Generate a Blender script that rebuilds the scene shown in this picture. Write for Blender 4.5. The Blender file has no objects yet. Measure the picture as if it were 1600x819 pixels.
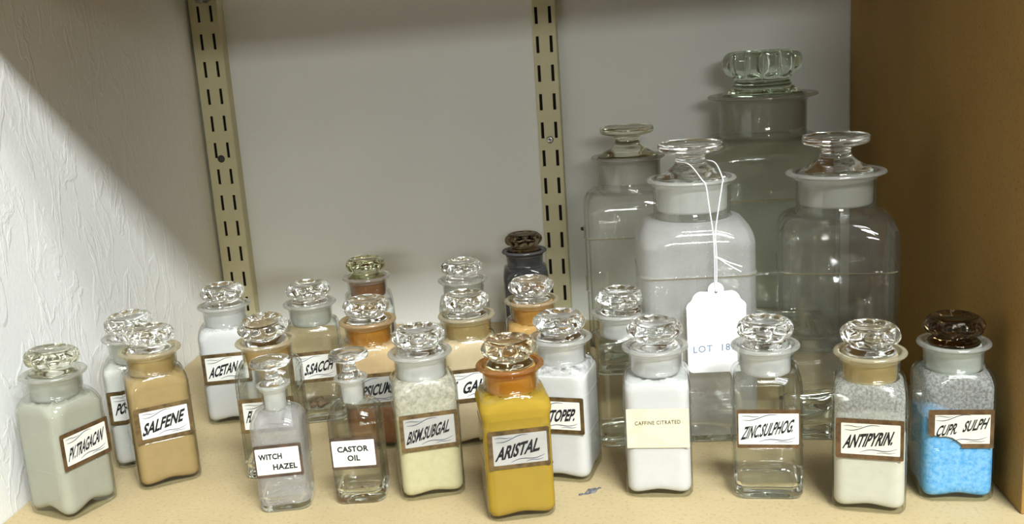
import bpy, bmesh, math, random
from mathutils import Vector, Matrix
random.seed(7)
PI = math.pi
sc = bpy.context.scene
COL = sc.collection

# ------------------------------------------------------------------ materials
def newmat(name):
    m = bpy.data.materials.new(name); m.use_nodes = True
    nt = m.node_tree; nt.nodes.clear()
    out = nt.nodes.new('ShaderNodeOutputMaterial')
    return m, nt, out
def N(nt, t, **kw):
    n = nt.nodes.new(t)
    for k, v in kw.items():
        if hasattr(n, k) and not k[0].isupper(): setattr(n, k, v)
        else: n.inputs[k.replace('_', ' ')].default_value = v
    return n
def c4(c): return (c[0], c[1], c[2], 1.0)
def noise(nt, scale, detail=4, rough=.55, stretch=None, dist=0.0):
    tc = nt.nodes.new('ShaderNodeTexCoord'); src = tc.outputs['Object']
    if stretch:
        mp = nt.nodes.new('ShaderNodeMapping'); mp.inputs['Scale'].default_value = stretch
        nt.links.new(src, mp.inputs['Vector']); src = mp.outputs['Vector']
    n = nt.nodes.new('ShaderNodeTexNoise')
    n.inputs['Scale'].default_value = scale; n.inputs['Detail'].default_value = detail
    n.inputs['Roughness'].default_value = rough; n.inputs['Distortion'].default_value = dist
    nt.links.new(src, n.inputs['Vector'])
    return n
def ramp(nt, src, stops):
    r = nt.nodes.new('ShaderNodeValToRGB'); e = r.color_ramp.elements
    while len(e) < len(stops): e.new(.5)
    for el, (p, c) in zip(e, stops): el.position = p; el.color = c4(c) if len(c) == 3 else c
    nt.links.new(src, r.inputs[0]); return r
def bump(nt, src, strength, dist):
    b = nt.nodes.new('ShaderNodeBump'); b.inputs['Strength'].default_value = strength
    b.inputs['Distance'].default_value = dist; nt.links.new(src, b.inputs['Height']); return b
def surf(name, c1, c2, scale=60, rough=.9, bmp=.2, bdist=.001, spec=.2, stops=(.35, .65), metallic=0.0, coat=0.0, stretch=None, detail=4):
    """matte / painted surface whose colour wanders between two tones"""
    m, nt, out = newmat(name)
    p = nt.nodes.new('ShaderNodeBsdfPrincipled')
    n = noise(nt, scale, detail, .6, stretch)
    r = ramp(nt, n.outputs[0], [(stops[0], c1), (stops[1], c2)])
    nt.links.new(r.outputs[0], p.inputs['Base Color'])
    p.inputs['Roughness'].default_value = rough; p.inputs['Specular IOR Level'].default_value = spec
    p.inputs['Metallic'].default_value = metallic; p.inputs['Coat Weight'].default_value = coat
    p.inputs['Coat Roughness'].default_value = .08
    if bmp: nt.links.new(bump(nt, n.outputs[0], bmp, bdist).outputs[0], p.inputs['Normal'])
    nt.links.new(p.outputs[0], out.inputs[0]); return m
def glass(name, tint=(.985, .99, .985), rough=0.0, film=0.0, filmcol=(.8, .8, .76), fscale=25, lo=.3, hi=.7, ripple=.0, base=0.0, fine=0.0):
    """clear glass, optionally with a dusty film in noise patches (film = thickest cover, base = thinnest)"""
    m, nt, out = newmat(name)
    g = N(nt, 'ShaderNodeBsdfGlass', IOR=1.5, Roughness=rough, Color=c4(tint))
    if ripple:
        rn = noise(nt, 55, 2, .5)
        b = bump(nt, rn.outputs[0], ripple, .002); nt.links.new(b.outputs[0], g.inputs['Normal'])
    if film > 0:
        d = N(nt, 'ShaderNodeBsdfDiffuse', Color=c4(filmcol)); t = N(nt, 'ShaderNodeBsdfTranslucent', Color=c4(filmcol))
        mx = N(nt, 'ShaderNodeMixShader'); mx.inputs[0].default_value = .5
        nt.links.new(d.outputs[0], mx.inputs[1]); nt.links.new(t.outputs[0], mx.inputs[2])
        n = noise(nt, fscale, 6, .65)
        mr = nt.nodes.new('ShaderNodeMapRange')
        mr.inputs['From Min'].default_value = lo; mr.inputs['From Max'].default_value = hi
        mr.inputs['To Min'].default_value = base; mr.inputs['To Max'].default_value = film
        nt.links.new(n.outputs[0], mr.inputs[0])
        m2 = nt.nodes.new('ShaderNodeMixShader')
        nt.links.new(mr.outputs[0], m2.inputs[0]); nt.links.new(g.outputs[0], m2.inputs[1]); nt.links.new(mx.outputs[0], m2.inputs[2])
        nt.links.new(m2.outputs[0], out.inputs[0])
    else:
        nt.links.new(g.outputs[0], out.inputs[0])
    return m
def thin(name, tint=(.985, .99, .985), edge=(.45, .47, .43), film=0.0, filmcol=(.8, .8, .76), fscale=25, lo=.3, hi=.7, base=0.0, ripple=.0, real=0.0):
    """wall of a blown bottle: light passes nearly straight through, more is mirrored and absorbed where the wall is seen edge-on"""
    m, nt, out = newmat(name)
    lw = nt.nodes.new('ShaderNodeLayerWeight'); lw.inputs['Blend'].default_value = .5
    pw = nt.nodes.new('ShaderNodeMath'); pw.operation = 'POWER'; pw.inputs[1].default_value = 3.5; nt.links.new(lw.outputs['Facing'], pw.inputs[0])
    mc = nt.nodes.new('ShaderNodeMix'); mc.data_type = 'RGBA'; mc.inputs['A'].default_value = c4(tint); mc.inputs['B'].default_value = c4(edge)
    nt.links.new(pw.outputs[0], mc.inputs['Factor'])
    t = nt.nodes.new('ShaderNodeBsdfTransparent'); nt.links.new(mc.outputs['Result'], t.inputs[0])
    g = N(nt, 'ShaderNodeBsdfGlossy', Roughness=.03); g.inputs['Color'].default_value = (1, 1, 1, 1)
    fr = nt.nodes.new('ShaderNodeFresnel'); fr.inputs[0].default_value = 1.5
    if ripple:
        b = bump(nt, noise(nt, 55, 2, .5).outputs[0], ripple, .002); nt.links.new(b.outputs[0], g.inputs['Normal'])
    # the same reflectance from both sides of the wall
    geo = nt.nodes.new('ShaderNodeNewGeometry'); mi = nt.nodes.new('ShaderNodeMapRange')
    mi.inputs['To Min'].default_value = 1.5; mi.inputs['To Max'].default_value = 1 / 1.5
    nt.links.new(geo.outputs['Backfacing'], mi.inputs[0]); nt.links.new(mi.outputs[0], fr.inputs[0])
    mx = nt.nodes.new('ShaderNodeMixShader'); nt.links.new(fr.outputs[0], mx.inputs[0]); nt.links.new(t.outputs[0], mx.inputs[1]); nt.links.new(g.outputs[0], mx.inputs[2])
    last = mx
    if real:
        gl = N(nt, 'ShaderNodeBsdfGlass', IOR=1.5, Color=c4(tint)); mr_ = nt.nodes.new('ShaderNodeMixShader'); mr_.inputs[0].default_value = real
        nt.links.new(mx.outputs[0], mr_.inputs[1]); nt.links.new(gl.outputs[0], mr_.inputs[2]); mx = last = mr_
    if film > 0:
        d = N(nt, 'ShaderNodeBsdfDiffuse', Color=c4(filmcol)); tr = N(nt, 'ShaderNodeBsdfTranslucent', Color=c4(filmcol))
        a = nt.nodes.new('ShaderNodeMixShader'); nt.links.new(d.outputs[0], a.inputs[1]); nt.links.new(tr.outputs[0], a.inputs[2])
        n = noise(nt, fscale, 6, .65); mr = nt.nodes.new('ShaderNodeMapRange')
        mr.inputs['From Min'].default_value = lo; mr.inputs['From Max'].default_value = hi; mr.inputs['To Min'].default_value = base; mr.inputs['To Max'].default_value = film
        nt.links.new(n.outputs[0], mr.inputs[0])
        m2 = nt.nodes.new('ShaderNodeMixShader'); nt.links.new(mr.outputs[0], m2.inputs[0]); nt.links.new(mx.outputs[0], m2.inputs[1]); nt.links.new(a.outputs[0], m2.inputs[2]); last = m2
    nt.links.new(last.outputs[0], out.inputs[0]); return m
def frosted(name, tint, amount=.55):
    """ground (frosted) glass: part scattering, part blurred see-through"""
    m, nt, out = newmat(name)
    g = N(nt, 'ShaderNodeBsdfGlass', IOR=1.3, Roughness=.35, Color=c4(tint))
    n = noise(nt, 90, 4, .6, (1, 1, 2.5))
    r = ramp(nt, n.outputs[0], [(.3, tuple(x * .9 for x in tint)), (.7, tint)])
    d = N(nt, 'ShaderNodeBsdfDiffuse'); t = N(nt, 'ShaderNodeBsdfTranslucent')
    nt.links.new(r.outputs[0], d.inputs[0]); nt.links.new(r.outputs[0], t.inputs[0])
    a = nt.nodes.new('ShaderNodeMixShader'); a.inputs[0].default_value = .4
    nt.links.new(d.outputs[0], a.inputs[1]); nt.links.new(t.outputs[0], a.inputs[2])
    b = nt.nodes.new('ShaderNodeMixShader'); b.inputs[0].default_value = amount
    nt.links.new(g.outputs[0], b.inputs[1]); nt.links.new(a.outputs[0], b.inputs[2])
    nt.links.new(b.outputs[0], out.inputs[0]); return m

def lipmat_(name, tint, amount):
    """rim glass, clear inside with a worn, scattering skin"""
    m, nt, out = newmat(name)
    t = N(nt, 'ShaderNodeBsdfTransparent', Color=c4(tint)); g = N(nt, 'ShaderNodeBsdfGlass', IOR=1.5, Color=c4(tint))
    d = N(nt, 'ShaderNodeBsdfDiffuse', Color=c4(tuple(x * .9 for x in tint))); tr = N(nt, 'ShaderNodeBsdfTranslucent', Color=c4(tuple(x * .9 for x in tint)))
    gl = N(nt, 'ShaderNodeBsdfGlossy', Roughness=.06)
    def mix(f, a, b):
        x = nt.nodes.new('ShaderNodeMixShader'); x.inputs[0].default_value = f
        nt.links.new(a.outputs[0], x.inputs[1]); nt.links.new(b.outputs[0], x.inputs[2]); return x
    x = mix(amount, mix(.5, t, g), mix(.4, d, tr))
    x = mix(.06, x, gl)
    nt.links.new(x.outputs[0], out.inputs[0]); return m
M = {}
# clear and stained glass
M['lip_straw'] = lipmat_('straw_lip_glass', (.94, .89, .72), .28)
M['lip_amber'] = lipmat_('amber_lip_glass', (.86, .73, .48), .30)
M['lip_red'] = lipmat_('red_brown_lip_glass', (.74, .44, .17), .26)
M['lip'] = lipmat_('lip_glass', (.95, .95, .91), .20)
M['lip_black'] = lipmat_('black_lip_glass', (.22, .22, .22), .6)
M['clear'] = thin('clear_glass', (.975, .982, .968), (.34, .36, .33))
M['shell'] = thin('thin_clear_glass', (.985, .99, .98))
M['seam'] = lipmat_('grimy_seam_line', (.70, .62, .44), .35)
M['solid_base'] = glass('solid_base_glass', (.97, .98, .965))
M['base_glass'] = thin('thick_base_glass', (.93, .95, .91), (.40, .42, .38))
M['stopper'] = glass('stopper_glass', (.985, .988, .98))
M['stopper_smoky'] = glass('smoky_stopper_glass', (.56, .50, .42))
M['stopper_straw'] = glass('straw_stopper_glass', (.96, .94, .87))
M['stopper_grey'] = glass('grey_stopper_glass', (.92, .92, .87))
M['stopper_olive'] = glass('olive_grey_stopper_glass', (.85, .85, .76))
M['stopper_green'] = glass('sea_green_stopper_glass', (.90, .94, .895))
M['hazy'] = thin('dusty_glass', (.97, .98, .965), film=.22, base=.02, filmcol=(.8, .8, .75), fscale=30)
M['jar'] = thin('old_jar_glass', edge=(.36, .37, .33), tint=(.965, .97, .95), film=.10, base=.025, filmcol=(.78, .78, .74), fscale=14)
M['jar_clear'] = thin('clear_jar_glass', edge=(.42, .43, .39), tint=(.955, .96, .94), film=.05, base=.0, filmcol=(.78, .78, .74), fscale=14)
M['jar_milky'] = thin('milky_jar_glass', edge=(.36, .37, .33), tint=(.97, .975, .965), film=.34, base=.2, filmcol=(.88, .88, .86), fscale=12)
M['jar_green'] = thin('greenish_jar_glass', edge=(.36, .38, .33), tint=(.945, .955, .92), film=.16, base=.08, filmcol=(.74, .75, .66), fscale=10)
M['witch'] = thin('clouded_glass', (.96, .965, .98), film=.42, base=.14, filmcol=(.74, .73, .71), fscale=20)
M['black'] = thin('black_bottle_glass', (.42, .41, .39), film=.30, base=.08, filmcol=(.30, .30, .29), fscale=30)
M['straw'] = thin('straw_glass', (.95, .90, .78))
M['amberlip'] = thin('amber_stained_glass', (.96, .86, .66))
M['redlip'] = thin('red_brown_stained_glass', (.96, .86, .62))
M['coat_grey'] = thin('grainy_grey_coating', (.97, .97, .96), film=.62, base=.26, filmcol=(.78, .79, .76), fscale=520, lo=.40, hi=.60)
M['coat_cream'] = thin('cream_powder_film', (.97, .97, .95), film=.9, base=.45, filmcol=(.82, .80, .68), fscale=220, lo=.38, hi=.6)
M['coat_white'] = thin('white_powder_film', (.97, .97, .97), film=.85, base=.12, filmcol=(.88, .88, .88), fscale=160, lo=.40, hi=.6)
# ground plugs
for k, t, a in (('plug', (.86, .86, .80), .5), ('plug_white', (.93, .93, .92), .7), ('plug_beige', (.82, .73, .52), .65), ('plug_tan', (.83, .70, .45), .7),
             ('plug_amber', (.74, .52, .23), .75), ('plug_orange', (.84, .55, .20), .8), ('plug_yellow', (.80, .52, .15), .8), ('plug_brown', (.33, .16, .07), .85),
             ('plug_black', (.05, .05, .05), .8), ('plug_cream', (.82, .77, .58), .55), ('plug_green', (.78, .82, .76), .65), ('plug_grey', (.74, .74, .66), .45), ('plug_pale', (.84, .84, .79), .4)):
    M[k] = frosted(k.replace('plug', 'ground_plug'), t, a)
# contents
def powder(name, c, k=.86, scale=140): M[name] = surf(name, tuple(x * k for x in c), c, scale, .95, .35, .0008, .05, (.3, .6))
powder('pale_grey_powder', (.37, .37, .30), .93, 60)
powder('white_powder', (.62, .62, .58), .95)
powder('snowy_powder', (.60, .60, .59), .97)
powder('tan_powder', (.33, .235, .102), .93)
powder('cream_powder', (.52, .48, .29), .92, 200)
powder('yellow_powder', (.36, .24, .03), .92, 60)
powder('offwhite_powder', (.55, .54, .45), .94)
M['blue_powder'] = surf('blue_powder', (.07, .32, .65), (.19, .45, .71), 260, .95, .5, .001, .05, (.35, .6))
powder('peach_powder', (.50, .36, .19), .93)
powder('brown_sediment', (.22, .10, .035), .7)
powder('sand_powder', (.52, .42, .26), .93)
powder('black_powder', (.05, .05, .048), .6)
powder('orange_powder', (.50, .30, .10), .85)
powder('residue', (.22, .15, .09), .5)
# labels
M['gilt'] = surf('gilt_border', (.06, .04, .018), (.28, .185, .075), 170, .38, .1, .0003, .5, (.22, .80), .55, .6)
M['gilt_dark'] = surf('dark_gilt_border', (.05, .028, .015), (.22, .125, .05), 160, .4, .1, .0003, .5, (.25, .80), .4, .6)
M['border_dark'] = surf('dark_brown_border', (.035, .022, .016), (.09, .055, .035), 120, .45, .0, .0003, .5, (.4, .6), .0, .6)
M['panel'] = surf('white_label_panel', (.68, .68, .62), (.76, .76, .71), 45, .45, 0, .001, .4, (.3, .6), 0, .5)
M['panel_grey'] = surf('silver_grey_label_panel', (.36, .36, .34), (.46, .46, .44), 45, .35, 0, .001, .5, (.3, .6), .15, .5)
M['panel_cream'] = surf('cream_label_panel', (.62, .61, .50), (.70, .69, .58), 45, .5, 0, .001, .4, (.3, .6), 0, .5)
M['paper'] = surf('aged_paper', (.68, .61, .42), (.76, .70, .52), 60, .8, 0, .001, .2)
M['ink'] = surf('black_ink', (.012, .012, .014), (.02, .02, .022), 60, .5, 0)
M['ink_blue'] = surf('blue_grey_ink', (.045, .05, .09), (.07, .075, .12), 60, .5, 0)
M['ink_pale'] = surf('pale_blue_ink', (.11, .16, .25), (.20, .27, .36), 200, .7, 0)
M['type_ink'] = surf('typewriter_ink', (.06, .05, .035), (.14, .12, .08), 400, .7, 0)
M['tag_card'] = surf('white_card', (.90, .90, .90), (.93, .93, .93), 30, .8, 0)
M['string'] = surf('white_cotton', (.86, .86, .84), (.92, .92, .9), 900, .9, .3, .0003)
# room
M['rail'] = surf('cream_enamel', (.57, .53, .33), (.61, .57, .37), 30, .45, .05, .0004, .4)
M['slot'] = surf('slot_shade', (.012, .01, .009), (.02, .017, .014), 40, .9, 0)  # near-black colour painting the shade seen through the rail slots
M['steel'] = surf('dull_steel', (.35, .35, .33), (.5, .5, .48), 120, .35, .05, .0003, .5, (.4, .6), .9)
M['dark_steel'] = surf('dark_metal', (.02, .018, .016), (.05, .045, .04), 120, .4, .05, .0003, .5)

def wall_mat(name, c1, c2, big, bigscale, stretch, fine, finescale):
    m, nt, out = newmat(name)
    p = nt.nodes.new('ShaderNodeBsdfPrincipled'); p.inputs['Roughness'].default_value = .75; p.inputs['Specular IOR Level'].default_value = .25
    n0 = noise(nt, 6, 3, .5); r = ramp(nt, n0.outputs[0], [(.35, c1), (.65, c2)])
    nt.links.new(r.outputs[0], p.inputs['Base Color'])
    n1 = noise(nt, finescale, 3, .5)
    n2 = noise(nt, bigscale, 5, .55, stretch, .8)
    rr = ramp(nt, n2.outputs[0], [(.50, (0, 0, 0)), (.55, (1, 1, 1)), (.63, (.45, .45, .45))])
    b1 = bump(nt, n1.outputs[0], fine, .0012); b2 = bump(nt, rr.outputs[0], big, .0022)
    nt.links.new(b1.outputs[0], b2.inputs['Normal']); nt.links.new(b2.outputs[0], p.inputs['Normal'])
    nt.links.new(p.outputs[0], out.inputs[0]); return m
M['stucco'] = wall_mat('trowelled_stucco', (.86, .87, .85), (.90, .91, .89), .22, 24, (1, 1.5, .62), .16, 260)
M['wall'] = wall_mat('painted_wall', (.73, .745, .72), (.77, .785, .76), .03, 30, (1, 1, 1), .22, 240)

def board_mat(name, base1, base2, speck, stain):
    """tan fibre board with dark flecks and a few worn stains"""
    m, nt, out = newmat(name)
    p = nt.nodes.new('ShaderNodeBsdfPrincipled'); p.inputs['Roughness'].default_value = .62; p.inputs['Specular IOR Level'].default_value = .3
    n = noise(nt, 9, 6, .65); r = ramp(nt, n.outputs[0], [(.3, base1), (.7, base2)])
    f = noise(nt, 330, 4, .7); fr = ramp(nt, f.outputs[0], [(.27, (0, 0, 0)), (.47, (1, 1, 1))])
    mx = nt.nodes.new('ShaderNodeMix'); mx.data_type = 'RGBA'; mx.inputs['A'].default_value = c4(speck)
    nt.links.new(fr.outputs[0], mx.inputs['Factor']); nt.links.new(r.outputs[0], mx.inputs['B'])
    s = noise(nt, 26, 3, .5); sr = ramp(nt, s.outputs[0], [(.70, (0, 0, 0)), (.80, (.55, .55, .55))])
    m2 = nt.nodes.new('ShaderNodeMix'); m2.data_type = 'RGBA'; m2.inputs['B'].default_value = c4(stain)
    nt.links.new(sr.outputs[0], m2.inputs['Factor']); nt.links.new(mx.outputs['Result'], m2.inputs['A'])
    nt.links.new(m2.outputs['Result'], p.inputs['Base Color'])
    g = noise(nt, 300, 3, .6)
    nt.links.new(bump(nt, g.outputs[0], .12, .0006).outputs[0], p.inputs['Normal'])
    nt.links.new(p.outputs[0], out.inputs[0]); return m
M['shelf'] = board_mat('tan_shelf_board', (.46, .365, .20), (.53, .425, .24), (.36, .27, .13), (.59, .50, .315))
M['side'] = board_mat('brown_side_board', (.31, .18, .045), (.36, .215, .056), (.19, .105, .03), (.18, .095, .03))

# ------------------------------------------------------------------ object helpers
def link(name, verts, faces, mat, parent=None, smooth=True, mats=None, fmat=None):
    me = bpy.data.meshes.new(name); me.from_pydata(verts, [], faces); me.update()
    for mm in (mats or [mat]): me.materials.append(mm)
    if fmat:
        for p, i in zip(me.polygons, fmat): p.material_index = i
    bm = bmesh.new(); bm.from_mesh(me); bmesh.ops.recalc_face_normals(bm, faces=bm.faces); bm.to_mesh(me); bm.free()
    me.polygons.foreach_set('use_smooth', [smooth] * len(me.polygons))
    o = bpy.data.objects.new(name, me); COL.objects.link(o)
    if parent: o.parent = parent
    return o
def thing(name, label, cat, loc, rot=0, group=None, tilt=(0, 0)):
    o = bpy.data.objects.new(name, None); COL.objects.link(o); o.empty_display_size = .02
    o.location = loc; o.rotation_euler = (tilt[0], tilt[1], rot)
    o['label'] = label; o['category'] = cat
    if group: o['group'] = group
    return o
def box_bm(bm, x0, x1, y0, y1, z0, z1, bev=0, mi=0):
    r = bmesh.ops.create_cube(bm, size=1.0); vs = r['verts']
    for v in vs:
        v.co = Vector(((x0 + x1) / 2 + v.co.x * (x1 - x0), (y0 + y1) / 2 + v.co.y * (y1 - y0), (z0 + z1) / 2 + v.co.z * (z1 - z0)))
    fs = {f for v in vs for f in v.link_faces}
    for f in fs: f.material_index = mi
    if bev:
        es = list({e for v in vs for e in v.link_edges})
        bmesh.ops.bevel(bm, geom=es, offset=bev, segments=2, affect='EDGES', profile=.5)
def link_bm(name, bm, mats, parent=None, smooth=False):
    me = bpy.data.meshes.new(name); bm.to_mesh(me); bm.free()
    for m in mats: me.materials.append(m)
    if smooth: me.polygons.foreach_set('use_smooth', [True] * len(me.polygons))
    o = bpy.data.objects.new(name, me); COL.objects.link(o)
    if parent: o.parent = parent
    return o
def rsq(th, a, r):
    """radius at angle th of a square (half side a) with corner radius r"""
    r = min(r, a); c, s = abs(math.cos(th)), abs(math.sin(th))
    if s > c: c, s = s, c
    k = a - r
    if c < 1e-9: return a
    if a * s / c <= k: return a / c
    b = k * (c + s)
    return b + math.sqrt(max(0, b * b - (2 * k * k - r * r)))
def loft(rings, n=80, shape=None, cap0=True, cap1=True):
    """rings of (z, half, cornerradius); returns verts, faces, ring index per face"""
    V, F, R = [], [], []
    for i, (z, a, r) in enumerate(rings):
        for k in range(n):
            th = 2 * PI * (k + .5) / n; q = rsq(th, a, r)
            p = (q * math.cos(th), q * math.sin(th), z)
            V.append(shape(p, th, i) if shape else p)
    for i in range(len(rings) - 1):
        for k in range(n):
            a, b = i * n + k, i * n + (k + 1) % n
            F.append((a, b, b + n, a + n)); R.append(i)
    if cap0: F.append(tuple(range(n))[::-1]); R.append(0)
    if cap1: F.append(tuple(range((len(rings) - 1) * n, len(rings) * n))); R.append(len(rings) - 2)
    return V, F, R
def revolve(prof, n=96, lobes=0, depth=0.0, cap=True):
    """prof of (z, r, lobe amount)"""
    V, F = [], []
    for z, r, amp in prof:
        for k in range(n):
            th = 2 * PI * k / n
            q = r - amp * depth * (1 - abs(math.cos(lobes * th / 2)) ** .9) if lobes else r
            V.append((q * math.cos(th), q * math.sin(th), z))
    for i in range(len(prof) - 1):
        for k in range(n):
            a, b = i * n + k, i * n + (k + 1) % n
            F.append((a, b, b + n, a + n))
    if cap:
        F.append(tuple(range(n))[::-1]); F.append(tuple(range((len(prof) - 1) * n, len(prof) * n)))
    return V, F
def tube(pts, rad, n=8):
    """smooth tube through points (Catmull-Rom)"""
    P = [Vector(p) for p in pts]; Q = []
    for i in range(len(P) - 1):
        a, b, c, d = P[max(i - 1, 0)], P[i], P[i + 1], P[min(i + 2, len(P) - 1)]
        for s in range(6):
            t = s / 6
            Q.append(.5 * ((2 * b) + (c - a) * t + (2 * a - 5 * b + 4 * c - d) * t * t + (3 * b - a - 3 * c + d) * t ** 3))
    Q.append(P[-1]); V, F = [], []
    for i, q in enumerate(Q):
        t = (Q[min(i + 1, len(Q) - 1)] - Q[max(i - 1, 0)]).normalized()
        u = t.cross(Vector((0, 1, .3))).normalized(); w = t.cross(u)
        for k in range(n):
            th = 2 * PI * k / n; V.append(q + u * rad * math.cos(th) + w * rad * math.sin(th))
    for i in range(len(Q) - 1):
        for k in range(n):
            a, b = i * n + k, i * n + (k + 1) % n
            F.append((a, b, b + n, a + n))
    F.append(tuple(range(n))); F.append(tuple(range((len(Q) - 1) * n, len(Q) * n)))
    return V, F
def plate(outline, y0, y1):
    """solid plate from an x,z outline, front at y0 (towards the viewer), back at y1"""
    n = len(outline)
    V = [(x, y0, z) for x, z in outline] + [(x, y1, z) for x, z in outline]
    F = [tuple(range(n)), tuple(range(n, 2 * n))[::-1]] + [(k, (k + 1) % n, n + (k + 1) % n, n + k) for k in range(n)]
    return V, F
def rrect(x0, x1, z0, z1, r, k=4):
    out = []
    for cx, cz, a in ((x1 - r, z1 - r, 0), (x0 + r, z1 - r, 1), (x0 + r, z0 + r, 2), (x1 - r, z0 + r, 3)):
        for i in range(k + 1):
            t = (a + i / k) * PI / 2; out.append((cx + r * math.cos(t), cz + r * math.sin(t)))
    return out
def text_geo(s, offset=.012, shear=.0, extrude=.001, space=1.0):
    """letters of the built-in font as raw triangles in x,z, with their bounding box"""
    cu = bpy.data.curves.new('lettering_curve', 'FONT'); cu.body = s; cu.offset = offset; cu.shear = shear
    cu.resolution_u = 3; cu.space_character = space; cu.fill_mode = 'FRONT'
    o = bpy.data.objects.new('lettering_curve', cu); COL.objects.link(o)
    bpy.context.view_layer.update()
    me = bpy.data.meshes.new_from_object(o.evaluated_get(bpy.context.evaluated_depsgraph_get()))
    V = [(v.co.x, v.co.y) for v in me.vertices]; F = [tuple(p.vertices) for p in me.polygons]
    bpy.data.objects.remove(o); bpy.data.curves.remove(cu); bpy.data.meshes.remove(me)
    return V, F
def lettering(lines, y, ink, parent, flourish=(), thick=.00012):
    """lines: (text, x0, x1, z0, height, rise, shear, weight, spacing). solid thin letters on plane y, plus drawn flourishes"""
    V, F, fm = [], [], []
    def add(v2, f2, mi=0):
        n = len(v2); b = len(V)
        V.extend([(x, y - thick, z) for x, z in v2]); V.extend([(x, y, z) for x, z in v2])
        F.extend([tuple(b + i for i in f) for f in f2]); fm.extend([mi] * len(f2))
        edges = {}
        for f in f2:
            for i in range(len(f)):
                e = (f[i], f[(i + 1) % len(f)]); edges[e] = 1
        for (i, j) in edges:
            if (j, i) not in edges: F.append((b + i, b + j, b + n + j, b + n + i)); fm.append(mi)
    for s, x0, x1, z0, h, rise, shear, wgt, spc in lines:
        v, f = text_geo(s, wgt, 0, 0, spc)
        xs = [p[0] for p in v]; zs = [p[1] for p in v]; w = max(xs) - min(xs); zt = max(zs); zb = min(0, min(zs)) if False else 0
        out = []
        for px, pz in v:
            u = (px - min(xs)) / w; q = pz / .73 * h
            x = x0 + u * (x1 - x0 - shear * h) + q * shear
            out.append((x, z0 + q + rise * (x - x0)))
        add(out, f)
    for x0, z0, x1, z1, amp, wid in flourish:
        n = 18; v = []; f = []
        for i in range(n + 1):
            t = i / n; x = x0 + (x1 - x0) * t; z = z0 + (z1 - z0) * t + amp * math.sin(2 * PI * t)
            w = wid * (.25 + .75 * math.sin(PI * min(1, max(0, t))) ** .7)
            v += [(x, z - w), (x, z + w)]
        for i in range(n): f.append((2 * i, 2 * i + 2, 2 * i + 3, 2 * i + 1))
        add(v, f, 1)
    return link('lettering', V, F, None, parent, False, [ink, M['ink_blue'] if ink is M['ink'] else ink], fm)

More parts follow.
